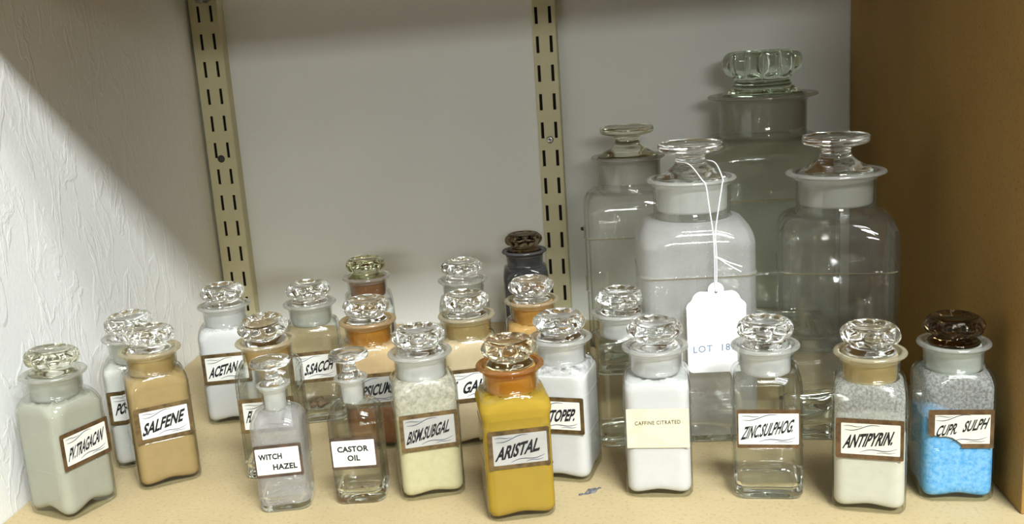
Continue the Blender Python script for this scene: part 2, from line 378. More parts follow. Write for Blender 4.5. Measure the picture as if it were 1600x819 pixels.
# ------------------------------------------------------------------ small square bottles
A, RC = .0247, .0080        # half width, corner radius
def make_body(parent, mat, neckmat, coatmat=None, coat_from=.05, seed=0, a=A, rc=RC, h=.112, hs=.0855, hn=.0945, rn=.0198, rl=.0248, wall=.0016,
              base=.0046, lab=(.0395, .0705), labw=.0222, bead=.00035, wave=.0045, n=80, recess=.0005, neck_r_in=.0188, lipt=.0034, lipmat=None, thinbase=False):
    rnd = random.Random(seed)
    R = []
    R += [(.0012, a * .3, a * .3), (.0004, a - .0055, rc * .7), (0, a - .0032, rc * .85), (.0009, a - .0010, rc * .95), (.0026, a - .0001, rc), (.0045, a, rc), (.0065, a, rc), (.02, a, rc)]
    for zc in lab:
        bw = .0009 * max(1, a / .03)
        R += [(zc - bw * 2.4, a, rc), (zc - bw * 1.5, a, rc), (zc - bw, a + bead * .05, rc), (zc - bw * .45, a + bead * .7, rc), (zc, a + bead, rc), (zc + bw * .45, a + bead * .7, rc), (zc + bw, a + bead * .05, rc), (zc + bw * 1.5, a, rc), (zc + bw * 2.4, a, rc)]
        if zc == lab[0]: R += [((lab[0] + lab[1]) / 2, a, rc)]
    zs0 = hs - .002
    R += [(zs0 - .0016, a, rc), (zs0 - .0006, a, rc), (zs0, a, rc)]
    m = 12
    for i in range(1, m + 1):
        t = i / m * PI / 2
        half = rn + .0012 + (a - rn - .0012) * math.cos(t) ** .85
        k = (i / m) ** 1.3
        R.append((zs0 + (hn - zs0) * math.sin(t) ** 1.1, half, rc + (half - rc) * k))
    neck0 = len(R)
    L = h - lipt
    R += [(hn + .0012, rn + .0003, 1), (hn + .003, rn, 1), ((hn + L) / 2, rn + .0003, 1), (L - lipt * .9, rn + .0005, 1), (L - lipt * .45, rn + .0012, 1), (L - lipt * .1, rn + (rl - rn) * .5, 1),
          (L + lipt * .18, rn + (rl - rn) * .84, 1), (L + lipt * .36, rl - .0002, 1), (L + lipt * .56, rl, 1), (h - lipt * .22, rl - .0003, 1), (h - lipt * .05, rl - .0009, 1), (h, rl - .0018, 1),
          (h - .0003, neck_r_in + (rl - neck_r_in) * .40, 1), (h - .0009, neck_r_in + .0009, 1), (h - .0022, neck_r_in + .0003, 1)]
    ni = neck_r_in
    R += [((hn + L) / 2, ni + .0001, 1), (hn - .0005, ni, 1)]
    neck1 = len(R)
    ai, ri = a - wall, max(rc - wall * .5, .002)
    for i in range(m, 0, -1):
        t = i / m * PI / 2
        half = ni + .001 + (ai - ni - .001) * math.cos(t) ** .85; k = (i / m) ** 1.3
        R.append((zs0 - .001 + (hn - .002 - zs0 + .001) * math.sin(t) ** 1.1, half, ri + (half - ri) * k))
    inner0 = len(R)
    for z in (zs0 - .0022, zs0 - .004, lab[1], (lab[0] + lab[1]) / 2, lab[0], .025, base + .0085, base + .0065): R.append((z, ai, ri))
    wave0 = len(R)
    R += [(base + .005, ai, ri), (base + .0025, ai - .0004, ri), (base + .0008, ai - .0016, ri * .9), (base, ai - .0036, ri * .7), (base + .0012, a * .45, a * .3), (base + .002, a * .15, a * .15)]
    def shape(p, th, i):
        x, y, z = p
        if i < neck0 and lab[0] - .0001 < z < lab[1] + .0001 and y < 0 and abs(x) < labw and y < -(a - .001): y += recess
        if i >= inner0: z += wave * (.5 + .5 * math.cos(4 * th)) * max(0, min(1, 1 - (z - base - .005) / .018))
        return (x, y, z)
    V, F, ri_ = loft(R, n, shape)
    mats = [mat, neckmat, coatmat or mat, M['base_glass'] if thinbase else M['solid_base'], lipmat or M['lip'], M['seam']]; fm = []
    for f, i in zip(F, ri_):
        fx, fy = sum(V[k][0] for k in f) / len(f), sum(V[k][1] for k in f) / len(f)
        if i >= (wave0 + 1 if thinbase else wave0 - 1) or i < (4 if thinbase else 6): fm.append(3)
        elif a > .03 and lab[1] - bw * .46 < R[i][0] + 1e-6 < lab[1] + bw * .2 and i < neck0 and fy < -(a - .005): fm.append(5)
        elif neck0 + 3 <= i < neck0 + 12: fm.append(4)
        elif neck0 - 1 <= i < neck1 - 1: fm.append(1)
        elif coatmat and i >= neck1 and R[i][0] > coat_from: fm.append(2)
        else: fm.append(0)
    return link('glass_body', V, F, None, parent, True, mats, fm)
def make_powder(parent, mat, top, a=A, rc=RC, hs=.0855, hn=.0945, ni=.0186, wall=.0014, base=.0032, wave=.0045, slope=0.0, seed=0, z0=None, name='powder', n=64, rough=.0012, inset=-.00015):
    rnd = random.Random(seed)
    ai, ri = a - wall - inset, max(rc - wall * .7, .002)
    R = []; zs0 = hs - .002
    start = 0
    if z0 is None:
        R += [(base + .0019, a * .15, a * .15), (base + .0011, a * .45, a * .3), (base - .0001, ai - .0036, ri * .7), (base + .0007, ai - .0016, ri * .9), (base + .0024, ai - .0004, ri), (base + .005, ai, ri)]
        start = 6
    else:
        R += [(z0, .003, .003), (z0, a * .6, rc), (z0, ai, ri)]
    zz = (z0 or base + .005) + .004
    while zz < min(top, zs0 - .004) - .002: R.append((zz, ai, ri)); zz += .004
    if top > zs0 - .003:
        for i in range(0, 13):
            t = i / 12 * PI / 2
            half = ni + .001 - inset + (ai - ni - .001) * math.cos(t) ** .85; k = (i / 12) ** 1.3
            z = zs0 - .001 + (hn - .002 - zs0 + .001) * math.sin(t) ** 1.1
            if z <= top: R.append((z, half, ri + (half - ri) * k))
    else: R.append((top - .001, ai, ri)); R.append((top, ai - .0002, ri))
    body_n = len(R); _, ah, rh = R[-1]; zt = R[-1][0]
    for q in (.85, .65, .45, .25, .08): R.append((zt + .0006, ah * q, max(rh * q, ah * q * .5)))
    def shape(p, th, i):
        x, y, z = p
        if z0 is None and z < base + .023: z += wave * (.5 + .5 * math.cos(4 * th)) * max(0, min(1, 1 - (z - base - .005) / .018))
        if i >= body_n - 2 and zt < zs0: z += slope * x / a + (slope and .002 * math.sin(7 * th) * .5)
        if i >= body_n: z += rnd.uniform(-rough, rough)
        return (x, y, z)
    V, F, _ = loft(R, n, shape)
    return link(name, V, F, mat, parent, True)
SCAL = [(.1102, .0008, 0), (.1102, .0140, 0), (.1105, .0172, 0), (.1114, .0176, 0), (.1126, .0166, 0), (.1142, .0145, 0), (.1156, .0131, 0), (.1166, .0127, 0), (.1174, .0128, 0), (.1182, .0136, 1), (.1190, .0150, 1),
        (.1198, .0160, 1), (.1208, .0168, 1), (.1220, .0174, 1), (.1234, .0178, 1), (.1248, .0180, 1), (.1262, .0180, 1), (.1274, .0178, 1), (.1284, .0174, 1), (.1293, .0167, 1), (.1299, .0157, 0), (.1302, .0146, 0), (.1301, .0134, 0), (.1296, .0116, 0), (.1291, .0085, 0), (.1289, .004, 0), (.1288, .0008, 0)]
BUMP = (.0146, .1232, .0061)     # ring radius, height and radius of the round bumps
def bumped(prof, n, count):
    V, F = revolve(prof, n); out = []
    c, zc, rs = BUMP; m = len(prof)
    for i, (z, r, amp) in enumerate(prof):
        for k in range(n):
            th = 2 * PI * k / n; st = 2 * PI / count
            d = (th + st / 2) % st - st / 2; q = r
            if amp:
                u = rs * rs - (z - zc) ** 2 - (c * math.sin(d)) ** 2
                if u > 0: q = max(r, c * math.cos(d) + math.sqrt(u))
            out.append((q * math.cos(th), q * math.sin(th), z))
    return out, F
def densify(prof):
    out = []
    for p, q in zip(prof[:-1], prof[1:]):
        out.append(p); out.append(tuple((a + b) / 2 for a, b in zip(p, q)))
    out.append(prof[-1]); return out
def make_stopper(parent, mat, plugmat, spin=0.0, tilt=(0, 0), prof=None, lobes=10, depth=.0019, plug=(.0905, .1100, .0184, .0178), lift=0.0, n=100):
    V, F = revolve(densify(prof), n, lobes, depth) if prof else bumped(densify(SCAL), 140, lobes)
    zc = plug[1]
    o = link('stopper', [(x, y, z - zc) for x, y, z in V], F, mat, parent, True)
    o.location = (0, 0, zc + lift); o.rotation_euler = (tilt[0], tilt[1], spin)
    z0, z1, r1, r0 = plug
    P = [(z0, .0006, 0), (z0, r0 - .0015, 0), (z0 + .0008, r0 - .0003, 0), (z0 + .002, r0, 0), ((z0 + z1) / 2, (r0 + r1) / 2, 0), (z1 - .001, r1, 0), (z1 - .0002, r1 - .0004, 0), (z1 - .0001, .0006, 0)]
    V, F = revolve(P, 64)
    link('ground_plug', [(x, y, z - zc) for x, y, z in V], F, plugmat, o, True)
    return o
LAB = (.0404, .0698)
def make_label(parent, lines, gilt, panel, ink, a=A, z=LAB, w=.0222, inset=(.0030, .0034), flourish=True, outline=None, panel_outline=None, y=None, rr=.0012, inset_lr=None):
    y = -(a - .0004) - .0003 if y is None else y
    il, ir = inset_lr or (inset[0], inset[0])
    O1 = outline or rrect(-w, w, z[0], z[1], rr)
    O2 = panel_outline or rrect(-w + il, w - ir, z[0] + inset[1], z[1] - inset[1], rr * .5)
    V, F = plate(O1, y - .0002, y + .0002); n = len(F); fm = [0] * n
    V2, F2 = plate(O2, y - .00032, y - .00015)
    b = len(V); V += V2; F += [tuple(i + b for i in f) for f in F2]; fm += [1] * len(F2)
    o = link('label', V, F, None, parent, False, [gilt, panel], fm)
    x0, x1, zm = -w + il, w - ir, (z[0] + z[1]) / 2
    fl = []
    if flourish:
        zt, zb = z[1] - inset[1], z[0] + inset[1]; W = x1 - x0
        fl = [(x0 + .04 * W, zt - .0022, x0 + .36 * W, zt - .0020, .0004, .00020), (x0 + .06 * W, zt - .0048, x0 + .66 * W, zt - .0012, -.0011, .00028),
              (x0 + .32 * W, zb + .0016, x0 + .95 * W, zb + .0054, .0011, .00028), (x0 + .60 * W, zb + .0013, x0 + .92 * W, zb + .0026, .0004, .00020)]
    if lines: lettering(lines, y - .00032, ink, o, fl)
    return o
LIPS = {'straw': 'lip_straw', 'amberlip': 'lip_amber', 'redlip': 'lip_red', 'black': 'lip_black'}
GRP = 'small stoppered apothecary bottles on the shelf'
def bottle(label, x, y, rot, glassm='clear', neckm=None, plug='plug', stop='stopper', coat=None, coat_from=.05, contents=(), text=None, gilt='gilt', panel='panel', tilt=(0, 0), stilt=(0, 0),
           rise=.20, shear=.36, wgt=.036, tx=None, tz=0, th=.0094, scale=1.0, lkw=None, lift=0.0, flour=True, wave=.0022, lobes=10):
    seed = int(abs(x * 1e4)) + 3
    empty = not contents and glassm == 'clear'
    if contents and glassm == 'clear': glassm = 'shell'
    t = thing('apothecary_bottle', label, 'bottle', (x, y, .0002), math.radians(rot), GRP, tilt)
    t.scale = (scale,) * 3
    make_body(t, M[glassm], M[neckm or glassm], M[coat] if coat else None, coat_from, seed, wave=.0003 if empty else wave, base=.0060 if empty else .0028, lipmat=M[LIPS[neckm or glassm]] if (neckm or glassm) in LIPS else None, thinbase=not empty)
    make_stopper(t, M[stop], M[plug], random.Random(seed).uniform(0, .6), stilt, lift=lift, lobes=lobes)
    for c in contents: make_powder(t, M[c[0]], c[1], seed=seed, wave=wave, **(c[2] if len(c) > 2 else {}))
    if text:
        w = .0222; kw = dict(lkw or {})
        lines = []
        tt = text if isinstance(text, list) else [(text, tx or (-.0178, .0178))]
        for s, (a0, a1) in tt:
            zz = (LAB[0] + LAB[1]) / 2 - th / 2 - rise * (a1 - a0) / 2 + tz + rise * (a0 - (tt[0][1][0])) * 0
            lines.append((s, a0, a1, zz, th, rise, shear, wgt, 1.0))
        make_label(t, lines, M[gilt], M[panel], M['ink'], flourish=flour, **kw)
    return t

FULL = .0915
# front row, left to right
bottle('bottle of pale grey powder labelled PV TRAGACAN, standing against the stucco wall', -.414, .720, 66, plug='plug_grey', stop='stopper_grey', contents=[('pale_grey_powder', FULL)], text='PV.TRAGACAN', wgt=.024, gilt='gilt_dark', stilt=(.05, .06), rise=.17, wave=.0048, neckm='hazy')
bottle('bottle of tan powder labelled SALFENE with a slightly crooked stopper', -.3585, .771, 31, plug='plug_beige', contents=[('tan_powder', FULL)], text='SALFENE', rise=.20, stilt=(-.03, .07), neckm='straw', lkw=dict(inset_lr=(.0042, .0028)))
bottle('half hidden bottle of white powder labelled POT, behind the tan SALFENE bottle', -.3926, .8136, 14, plug='plug', contents=[('white_powder', .088)], text=[('POT.', (-.0170, -.001))], rise=.12, stilt=(.04, -.07))
bottle('bottle of white powder labelled ACETAN.G, standing in front of the left metal rail', -.3434, .9077, 10, plug='plug_white', contents=[('snowy_powder', .0905)], text='ACETAN.G', rise=.20, coat='coat_white', coat_from=.08)
bottle('clear bottle with a pale yellow neck right behind the WITCH HAZEL bottle', -.2644, .7806, 6, plug='plug_tan', neckm='straw', text=[('FL', (-.0178, -.0100)), ('LI.', (.0105, .0165))], rise=.1, gilt='gilt', tz=.0, stilt=(.15, -.06))
bottle('clear bottle labelled S.SACCH with a few dark lumps of residue inside', -.2584, .9001, 12, plug='plug', text='S.SACCH', rise=.16, tx=(-.0105, .0188))
SACC = COL.objects[-1].parent
bottle('bottle of cream powder labelled BISM.SUBGAL. between the CASTOR OIL and ARISTAL bottles', -.1290, .732, 15, plug='plug_white', contents=[('cream_powder', .066)], coat='coat_cream', coat_from=.055, text='BISM.SUBGAL.', panel='panel_grey', rise=.20, wgt=.026, tx=(-.0183, .0180))
bottle('bottle full of yellow powder labelled ARISTAL with a rust stained lip', -.0575, .693, 11, plug='plug_yellow', neckm='redlip', stop='stopper_straw', contents=[('yellow_powder', FULL, dict(inset=-.0012))], text='ARISTAL.', panel='panel_grey', rise=.16, lkw=dict(inset_lr=(.0034, .0020)), lobes=9)
bottle('bottle of white powder labelled LACTOPEP. just behind the yellow ARISTAL bottle', -.0218, .7542, -14, plug='plug_white', contents=[('snowy_powder', .0865)], coat='coat_white', coat_from=.08, text='LACTOPEP.', rise=.10, tx=(-.0183, .0178))
cb = bottle('bottle of white powder with a typed paper label CAFFINE CITRATED', .0490, .721, -4, plug='plug_white', contents=[('snowy_powder', .0885)], lobes=12)
bottle('empty clear bottle with a black lettered ZINC.SULPHOG. label', .1280, .712, -6, plug='plug_white', text='ZINC.SULPHOG.', gilt='gilt_dark', rise=.17, wgt=.026, tx=(-.0198, .0198), lkw=dict(inset=(.0012, .0030)))
bottle('bottle of off-white powder labelled ANTIPYRIN. with a grainy coating above the label', .1955, .686, -15, plug='plug_cream', neckm='straw', contents=[('offwhite_powder', .0585)], coat='coat_grey', coat_from=.055, text='ANTIPYRIN.', panel='panel_cream', gilt='gilt_dark', rise=.14, lkw=dict(inset_lr=(.0036, .0024)))
cu = bottle('bottle of bright blue powder with a torn CUPR.SULPH label', .2570, .699, -5, plug='plug_green', neckm='hazy', stop='stopper_smoky', contents=[('blue_powder', .0535, dict(slope=-.0075, rough=.002))], coat='coat_grey', coat_from=.05, lobes=10)
# second and third rows
bottle('empty clear bottle without a label, behind the CAFFINE CITRATED bottle', .0281, .8183, 8, plug='plug_white')
bottle('bottle with an amber stained neck labelled CAPSICUM, brown in its lower half', -.1892, .8295, 10, plug='plug_amber', neckm='amberlip', contents=[('brown_sediment', .0395), ('peach_powder', FULL, dict(z0=.0398))], text='CAPSICUM', panel='panel_grey', rise=.12, tx=(-.0205, .0175))
bottle('bottle of sand coloured powder labelled AC.GALLI between BISM.SUBGAL. and ARISTAL', -.1034, .8321, 12, plug='plug_cream', neckm='straw', contents=[('sand_powder', FULL)], text=[('AC.', (-.0205, -.0125)), ('GALLI.', (-.0110, .0190))], rise=.14)
bottle('bottle with an orange tan neck right in front of the black bottle', -.0485, .8726, 5, plug='plug_orange', neckm='straw', contents=[('orange_powder', FULL)])
bottle('bottle with a brown stained neck at the back, above the CAPSICUM bottle', -.2240, .9983, 14, plug='plug_brown', stop='stopper_olive', contents=[('white_powder', .080)], text='BELLADON.E', gilt='border_dark', rise=.1)
bottle('clear bottle at the back, half hidden behind the AC.GALLI bottle', -.1207, .9637, 5, plug='plug', contents=[])
bottle('black bottle with a smoky stopper beside the right metal rail', -.0655, 1.0869, 4, glassm='black', plug='plug_black', stop='stopper_smoky', contents=[('black_powder', FULL)])

# typed paper label of the caffeine bottle
lo = make_label(cb, None, M['paper'], M['paper'], M['type_ink'], z=(.0400, .0702), w=.0226, rr=.0005, inset=(.0006, .0006))
lettering([('CAFFINE CITRATED', -.0165, .0165, .0578, .0030, .03, 0, .014, 1.12)], -(A - .0004) - .0003 - .00032, M['type_ink'], lo)
# torn label of the copper sulphate bottle
tear = [(.0000, .0408), (.0012, .0425), (-.0022, .0455), (-.0060, .0482), (-.0100, .0493), (-.0136, .0490), (-.0163, .0500), (-.0190, .0494), (-.0216, .0512)]
o1 = [(.0216, .0408), (.0216, .0692), (-.0216, .0692)] + tear[::-1]
o2 = [(.0190, .0442), (.0190, .0655), (-.0174, .0655), (-.0174, .0506)] + [(-.0136, .0496), (-.0100, .0499), (-.0056, .0487), (-.0018, .0460), (.0004, .0442)]
make_label(cu, [('CUPR.', -.0172, -.0005, .0496, .0078, .16, .36, .028, 1.0), ('SULPH', .0005, .0188, .0530, .0078, .16, .36, .028, 1.0)], M['gilt_dark'], M['panel_cream'], M['ink'], outline=o1[::-1], panel_outline=o2[::-1])
# residue lumps inside the S.SACCH bottle
for k, (dx, dy, r) in enumerate(((-.006, -.006, .0042), (.001, -.008, .005), (.006, -.004, .0036), (-.001, .004, .004))):
    bm = bmesh.new(); bmesh.ops.create_icosphere(bm, subdivisions=3, radius=r)
    rn_ = random.Random(k + 40)
    ph = [rn_.uniform(0, 6) for _ in range(4)]
    for v in bm.verts:
        d = 1 + .18 * math.sin(v.co.x * 900 + ph[0]) + .15 * math.sin(v.co.y * 1100 + ph[1]) + .12 * math.sin(v.co.z * 1400 + ph[2])
        v.co *= d; v.co.z *= .75
    p = link_bm('residue', bm, [M['residue']], SACC, True); p.location = (dx, dy, .0108 + r * .5)

# ------------------------------------------------------------------ little flat-stoppered bottles
DISC = [(.0960, .0006, 0), (.0960, .0076, 0), (.0964, .0086, 0), (.0978, .0084, 0), (.1000, .0070, 0), (.1030, .0050, 0), (.1062, .0044, 0), (.1085, .0056, 0), (.1100, .0090, 0),
        (.1110, .0128, 0), (.1120, .0148, 0), (.1135, .0154, 0), (.1150, .0150, 0), (.1160, .0142, 0), (.1163, .0130, 0), (.1158, .0115, 0), (.1151, .0080, 0), (.1148, .0040, 0), (.1148, .0006, 0)]
def vial(label, x, y, rot, mat, lines, a=.0195, tilt=(0, 0), stilt=(0, 0)):
    t = thing('apothecary_bottle', label, 'bottle', (x, y, .0002), math.radians(rot), GRP, tilt)
    make_body(t, M[mat], M['clear'], None, 0, 5, a=a, rc=.0085, h=.0972, hs=.0690, hn=.0775, rn=.0096, rl=.0130, wall=.0024, lab=(.0285, .0555), labw=.0178, neck_r_in=.0088, lipt=.0028, bead=.0003, wave=.0003, base=.0055)
    make_stopper(t, M['stopper'], M['plug_white'], 0, stilt, DISC, 0, 0, plug=(.0765, .0958, .0084, .0078), n=72)
    o = make_label(t, None, M['border_dark'], M['panel'], M['ink'], a=a, z=(.0292, .0548), w=.0178, inset=(.0020, .0024), rr=.0012, inset_lr=(.0012, .0020))
    lettering(lines, -(a - .0004) - .0003 - .00032, M['ink'], o)
    return t
vial('small clouded bottle with a flat stopper and straight lettered WITCH HAZEL label', -.2385, .713, 8, 'witch',
     [('WITCH', -.0145, .0030, .0437, .0044, .0, 0, .034, 1.05), ('HAZEL', -.0045, .0135, .0352, .0044, .0, 0, .034, 1.05)], tilt=(0, -.012))
vial('small clear bottle with a flat stopper and straight lettered CASTOR OIL label', -.1810, .722, 3, 'clear',
     [('CASTOR', -.0125, .0110, .0435, .0044, .0, 0, .034, 1.05), ('OIL', -.0055, .0040, .0362, .0044, .0, 0, .034, 1.05)], tilt=(0, -.01))

# ------------------------------------------------------------------ large jars
JST = [(.2162, .001, 0), (.2162, .0275, 0), (.2168, .0296, 0), (.2186, .0285, 0), (.2215, .0235, 0), (.2245, .0180, 0), (.2280, .0138, 0), (.2320, .0118, 0), (.2350, .0120, 0), (.2372, .0150, 0), (.2386, .0210, 0),
       (.2396, .0250, 0), (.2410, .0265, 0), (.2435, .0270, 0), (.2455, .0266, 0), (.2465, .0255, 0), (.2466, .0240, 0), (.2452, .0215, 0), (.2444, .0140, 0), (.2442, .006, 0), (.2442, .001, 0)]
def jar(label, x, y, rot, mat, neckm, plugm, stopm, scale=1.0, lip=.0372, tall=False):
    t = thing('glass_jar', label, 'jar', (x, y, .0002), math.radians(rot), 'large glass jars at the right back')
    if not tall:
        make_body(t, M[mat], M[neckm], None, 0, 9, a=.047, rc=.017, h=.2175, hs=.168, hn=.1845, rn=.0318, rl=lip, wall=.0036, base=.009, lab=(.0875, .1415), labw=.036, bead=.0010, wave=.004,
                  recess=.0012, neck_r_in=.0304, lipt=.0034, n=112)
        make_stopper(t, M[stopm], M[plugm], .3, (0, 0), JST, 0, 0, plug=(.190, .2160, .0299, .0290), n=96)
    else:
        make_body(t, M[mat], M[neckm], None, 0, 9, a=.069, rc=.024, h=.2662, hs=.206, hn=.2235, rn=.0448, rl=.0568, wall=.0042, base=.011, lab=(.088, .1645), labw=.052, bead=.0013, wave=.004,
                  recess=.0014, neck_r_in=.0432, lipt=.0042, n=120)
        P = [(.2650, .001, 0), (.2650, .038, 0), (.2658, .0418, 0), (.2675, .0410, 0), (.2705, .0350, 0), (.2745, .0305, 0), (.279, .0288, 0), (.2825, .0290, .05), (.2850, .0325, .3), (.2870, .0365, .6), (.2900, .0398, 1), (.2940, .0412, 1.1),
             (.2985, .0416, 1.15), (.3030, .0412, 1.1), (.3065, .0396, 1), (.3088, .0370, .7), (.3100, .0340, .4), (.3104, .0315, .2), (.3098, .0290, 0), (.3085, .024, 0), (.3078, .012, 0), (.3076, .001, 0)]
        make_stopper(t, M[stopm], M[plugm], .1, (0, 0), P, 12, .0058, plug=(.2295, .2648, .0426, .0410), n=144)
    return t
jar('large empty glass jar with a flat disc stopper, nearest the right metal rail', .0488, 1.020, 0, 'jar', 'jar', 'plug_grey', 'stopper_grey')
jar('milky glass jar with a flat disc stopper and a white tag tied to it', .0922, .8433, 0, 'jar_milky', 'jar', 'plug_white', 'stopper')
jar('large clear glass jar with a flat disc stopper, close to the brown side board', .2085, .835, -10, 'jar_clear', 'jar_clear', 'plug_pale', 'stopper', lip=.0400)
jar('tallest greenish jar with a big scalloped stopper, standing at the back', .1950, 1.085, 0, 'jar_green', 'jar_green', 'plug_grey', 'stopper_green', tall=True)

# ------------------------------------------------------------------ the white tag on its string
tg = thing('price_tag', 'white scalloped card tag printed LOT 187 hanging from the milky jar by a string', 'tag', (.1035, .7885, .0645))
ox, oy, oz = tg.location
def arc(cx, cz, r, a0, a1, k=10): return [(cx + r * math.cos(math.radians(a0 + (a1 - a0) * i / k)), cz + r * math.sin(math.radians(a0 + (a1 - a0) * i / k))) for i in range(k + 1)]
hw = .0235
out = [(-hw + .004, 0)]
out = arc(-hw + .0045, .0045, .0045, 180, 270, 5) + arc(hw - .0045, .0045, .0045, 270, 360, 5)
half = arc(.0178, .0545, .0060, -12, 62, 7) + arc(.0108, .0598, .0085, 12, 78, 7) + arc(0, .0690, .0063, -12, 90, 8)
out += half + [(-x, z) for x, z in half[::-1][1:]]
hole = arc(0, .0672, .0013, 0, 330, 11)
bm = bmesh.new()
fv = [bm.verts.new((x, 0, z)) for x, z in out]; hv = [bm.verts.new((x, 0, z)) for x, z in hole]
es = [bm.edges.new((fv[i], fv[(i + 1) % len(fv)])) for i in range(len(fv))] + [bm.edges.new((hv[i], hv[(i + 1) % len(hv)])) for i in range(len(hv))]
bmesh.ops.triangle_fill(bm, use_beauty=True, edges=es)
hc = Vector((0, 0, .0672))
bad = [f for f in bm.faces if (f.calc_center_median() - hc).length < .0012]
bmesh.ops.delete(bm, geom=bad, context='FACES_ONLY')
r = bmesh.ops.extrude_face_region(bm, geom=list(bm.faces))
for v in [g for g in r['geom'] if isinstance(g, bmesh.types.BMVert)]: v.co.y += .0004
bmesh.ops.recalc_face_normals(bm, faces=bm.faces)
card = link_bm('card', bm, [M['tag_card']], tg)
card.rotation_euler = (0, 0, 0)
lettering([('LOT  187', -.0190, .0150, .0170, .0058, .05, 0, .006, 1.15)], -.00002, M['ink_pale'], card)
def off(P): return [(x - ox, y - oy, z - oz) for x, y, z in P]
V, F = tube(off([(.0922, .8553, .2330), (.0815, .8500, .2322), (.0805, .8370, .2318), (.0895, .8270, .2300), (.0965, .8060, .2205), (.0992, .8020, .2160), (.1005, .7960, .2010), (.1025, .7905, .1800), (.1030, .7884, .1615), (.1028, .7880, .1420), (.1035, .7882, .1328), (.1037, .7900, .1322)]), .00048)
V2, F2 = tube(off([(.0922, .8553, .2330), (.1030, .8500, .2322), (.1042, .8370, .2318), (.1105, .8270, .2300), (.1130, .8060, .2205), (.1120, .8020, .2160), (.1085, .7960, .2010), (.1044, .7900, .1800), (.1046, .7882, .1615), (.1042, .7882, .1420), (.1036, .7884, .1328), (.1036, .7902, .1322)]), .00048)
b = len(V); V += V2; F += [tuple(i + b for i in f) for f in F2]
for pts in ([(.1030, .7884, .1600), (.1060, .7876, .1600), (.1140, .7868, .1560), (.1241, .7862, .1521)], [(.1030, .7880, .1608), (.1065, .7872, .1590), (.1150, .7866, .1530), (.1233, .7858, .1481)]):
    V2, F2 = tube(off(pts), .0005); b = len(V); V += V2; F += [tuple(i + b for i in f) for f in F2]
bm = bmesh.new(); bmesh.ops.create_icosphere(bm, subdivisions=2, radius=.0011)
V2 = [(v.co.x + .1036 - ox, v.co.y * .8 + .7882 - oy, v.co.z + .1602 - oz) for v in bm.verts]; F2 = [tuple(v.index for v in f.verts) for f in bm.faces]; bm.free()
b = len(V); V += V2; F += [tuple(i + b for i in f) for f in F2]
link('string', V, F, M['string'], tg, True)

# ------------------------------------------------------------------ setting
def structure(name, bm, mats):
    o = link_bm(name, bm, mats); o['kind'] = 'structure'; return o
XL = -.4587
SK = -.094                       # the back wall is not quite square to the shelf
WROT = math.atan(SK)
def yb(x): return 1.228 + SK * (x - XL)
def prism(name, pts, z0, z1, mat, bev=.0012):
    bm = bmesh.new()
    a_ = [bm.verts.new((x, y, z0)) for x, y in pts]; b_ = [bm.verts.new((x, y, z1)) for x, y in pts]; n = len(pts)
    bm.faces.new(a_[::-1]); bm.faces.new(b_)
    for k in range(n): bm.faces.new((a_[k], a_[(k + 1) % n], b_[(k + 1) % n], b_[k]))
    if bev: bmesh.ops.bevel(bm, geom=list(bm.edges), offset=bev, segments=2, affect='EDGES', profile=.5)
    return structure(name, bm, [mat])
prism('floor', [(XL + .0005, .52), (.345, .52), (.345, yb(.345) - .0006), (XL + .0005, yb(XL) - .0006)], -.019, 0, M['shelf'])
bm = bmesh.new(); box_bm(bm, -.07, 1.05, 0, .05, -.3, .80)
o = structure('wall_back', bm, [M['wall']]); o.location = (XL, yb(XL), 0); o.rotation_euler = (0, 0, WROT)
prism('wall_left', [(XL - .05, .30), (XL, .30), (XL, yb(XL) - .0004), (XL - .05, yb(XL) - .0004)], -.3, .80, M['stucco'], 0)
bm = bmesh.new(); box_bm(bm, 0, .018, 0, .4985, -.0001, .80, .0010)
o = structure('wall_right', bm, [M['side']]); o.location = (.2887, .6535, 0); o.rotation_euler = (0, 0, -math.atan2(.0145, .5015))
prism('ceiling', [(XL + .0005, .70), (.2885, .70), (.298, yb(.298) - .025), (XL + .0005, yb(XL) - .025)], .428, .447, M['side'])

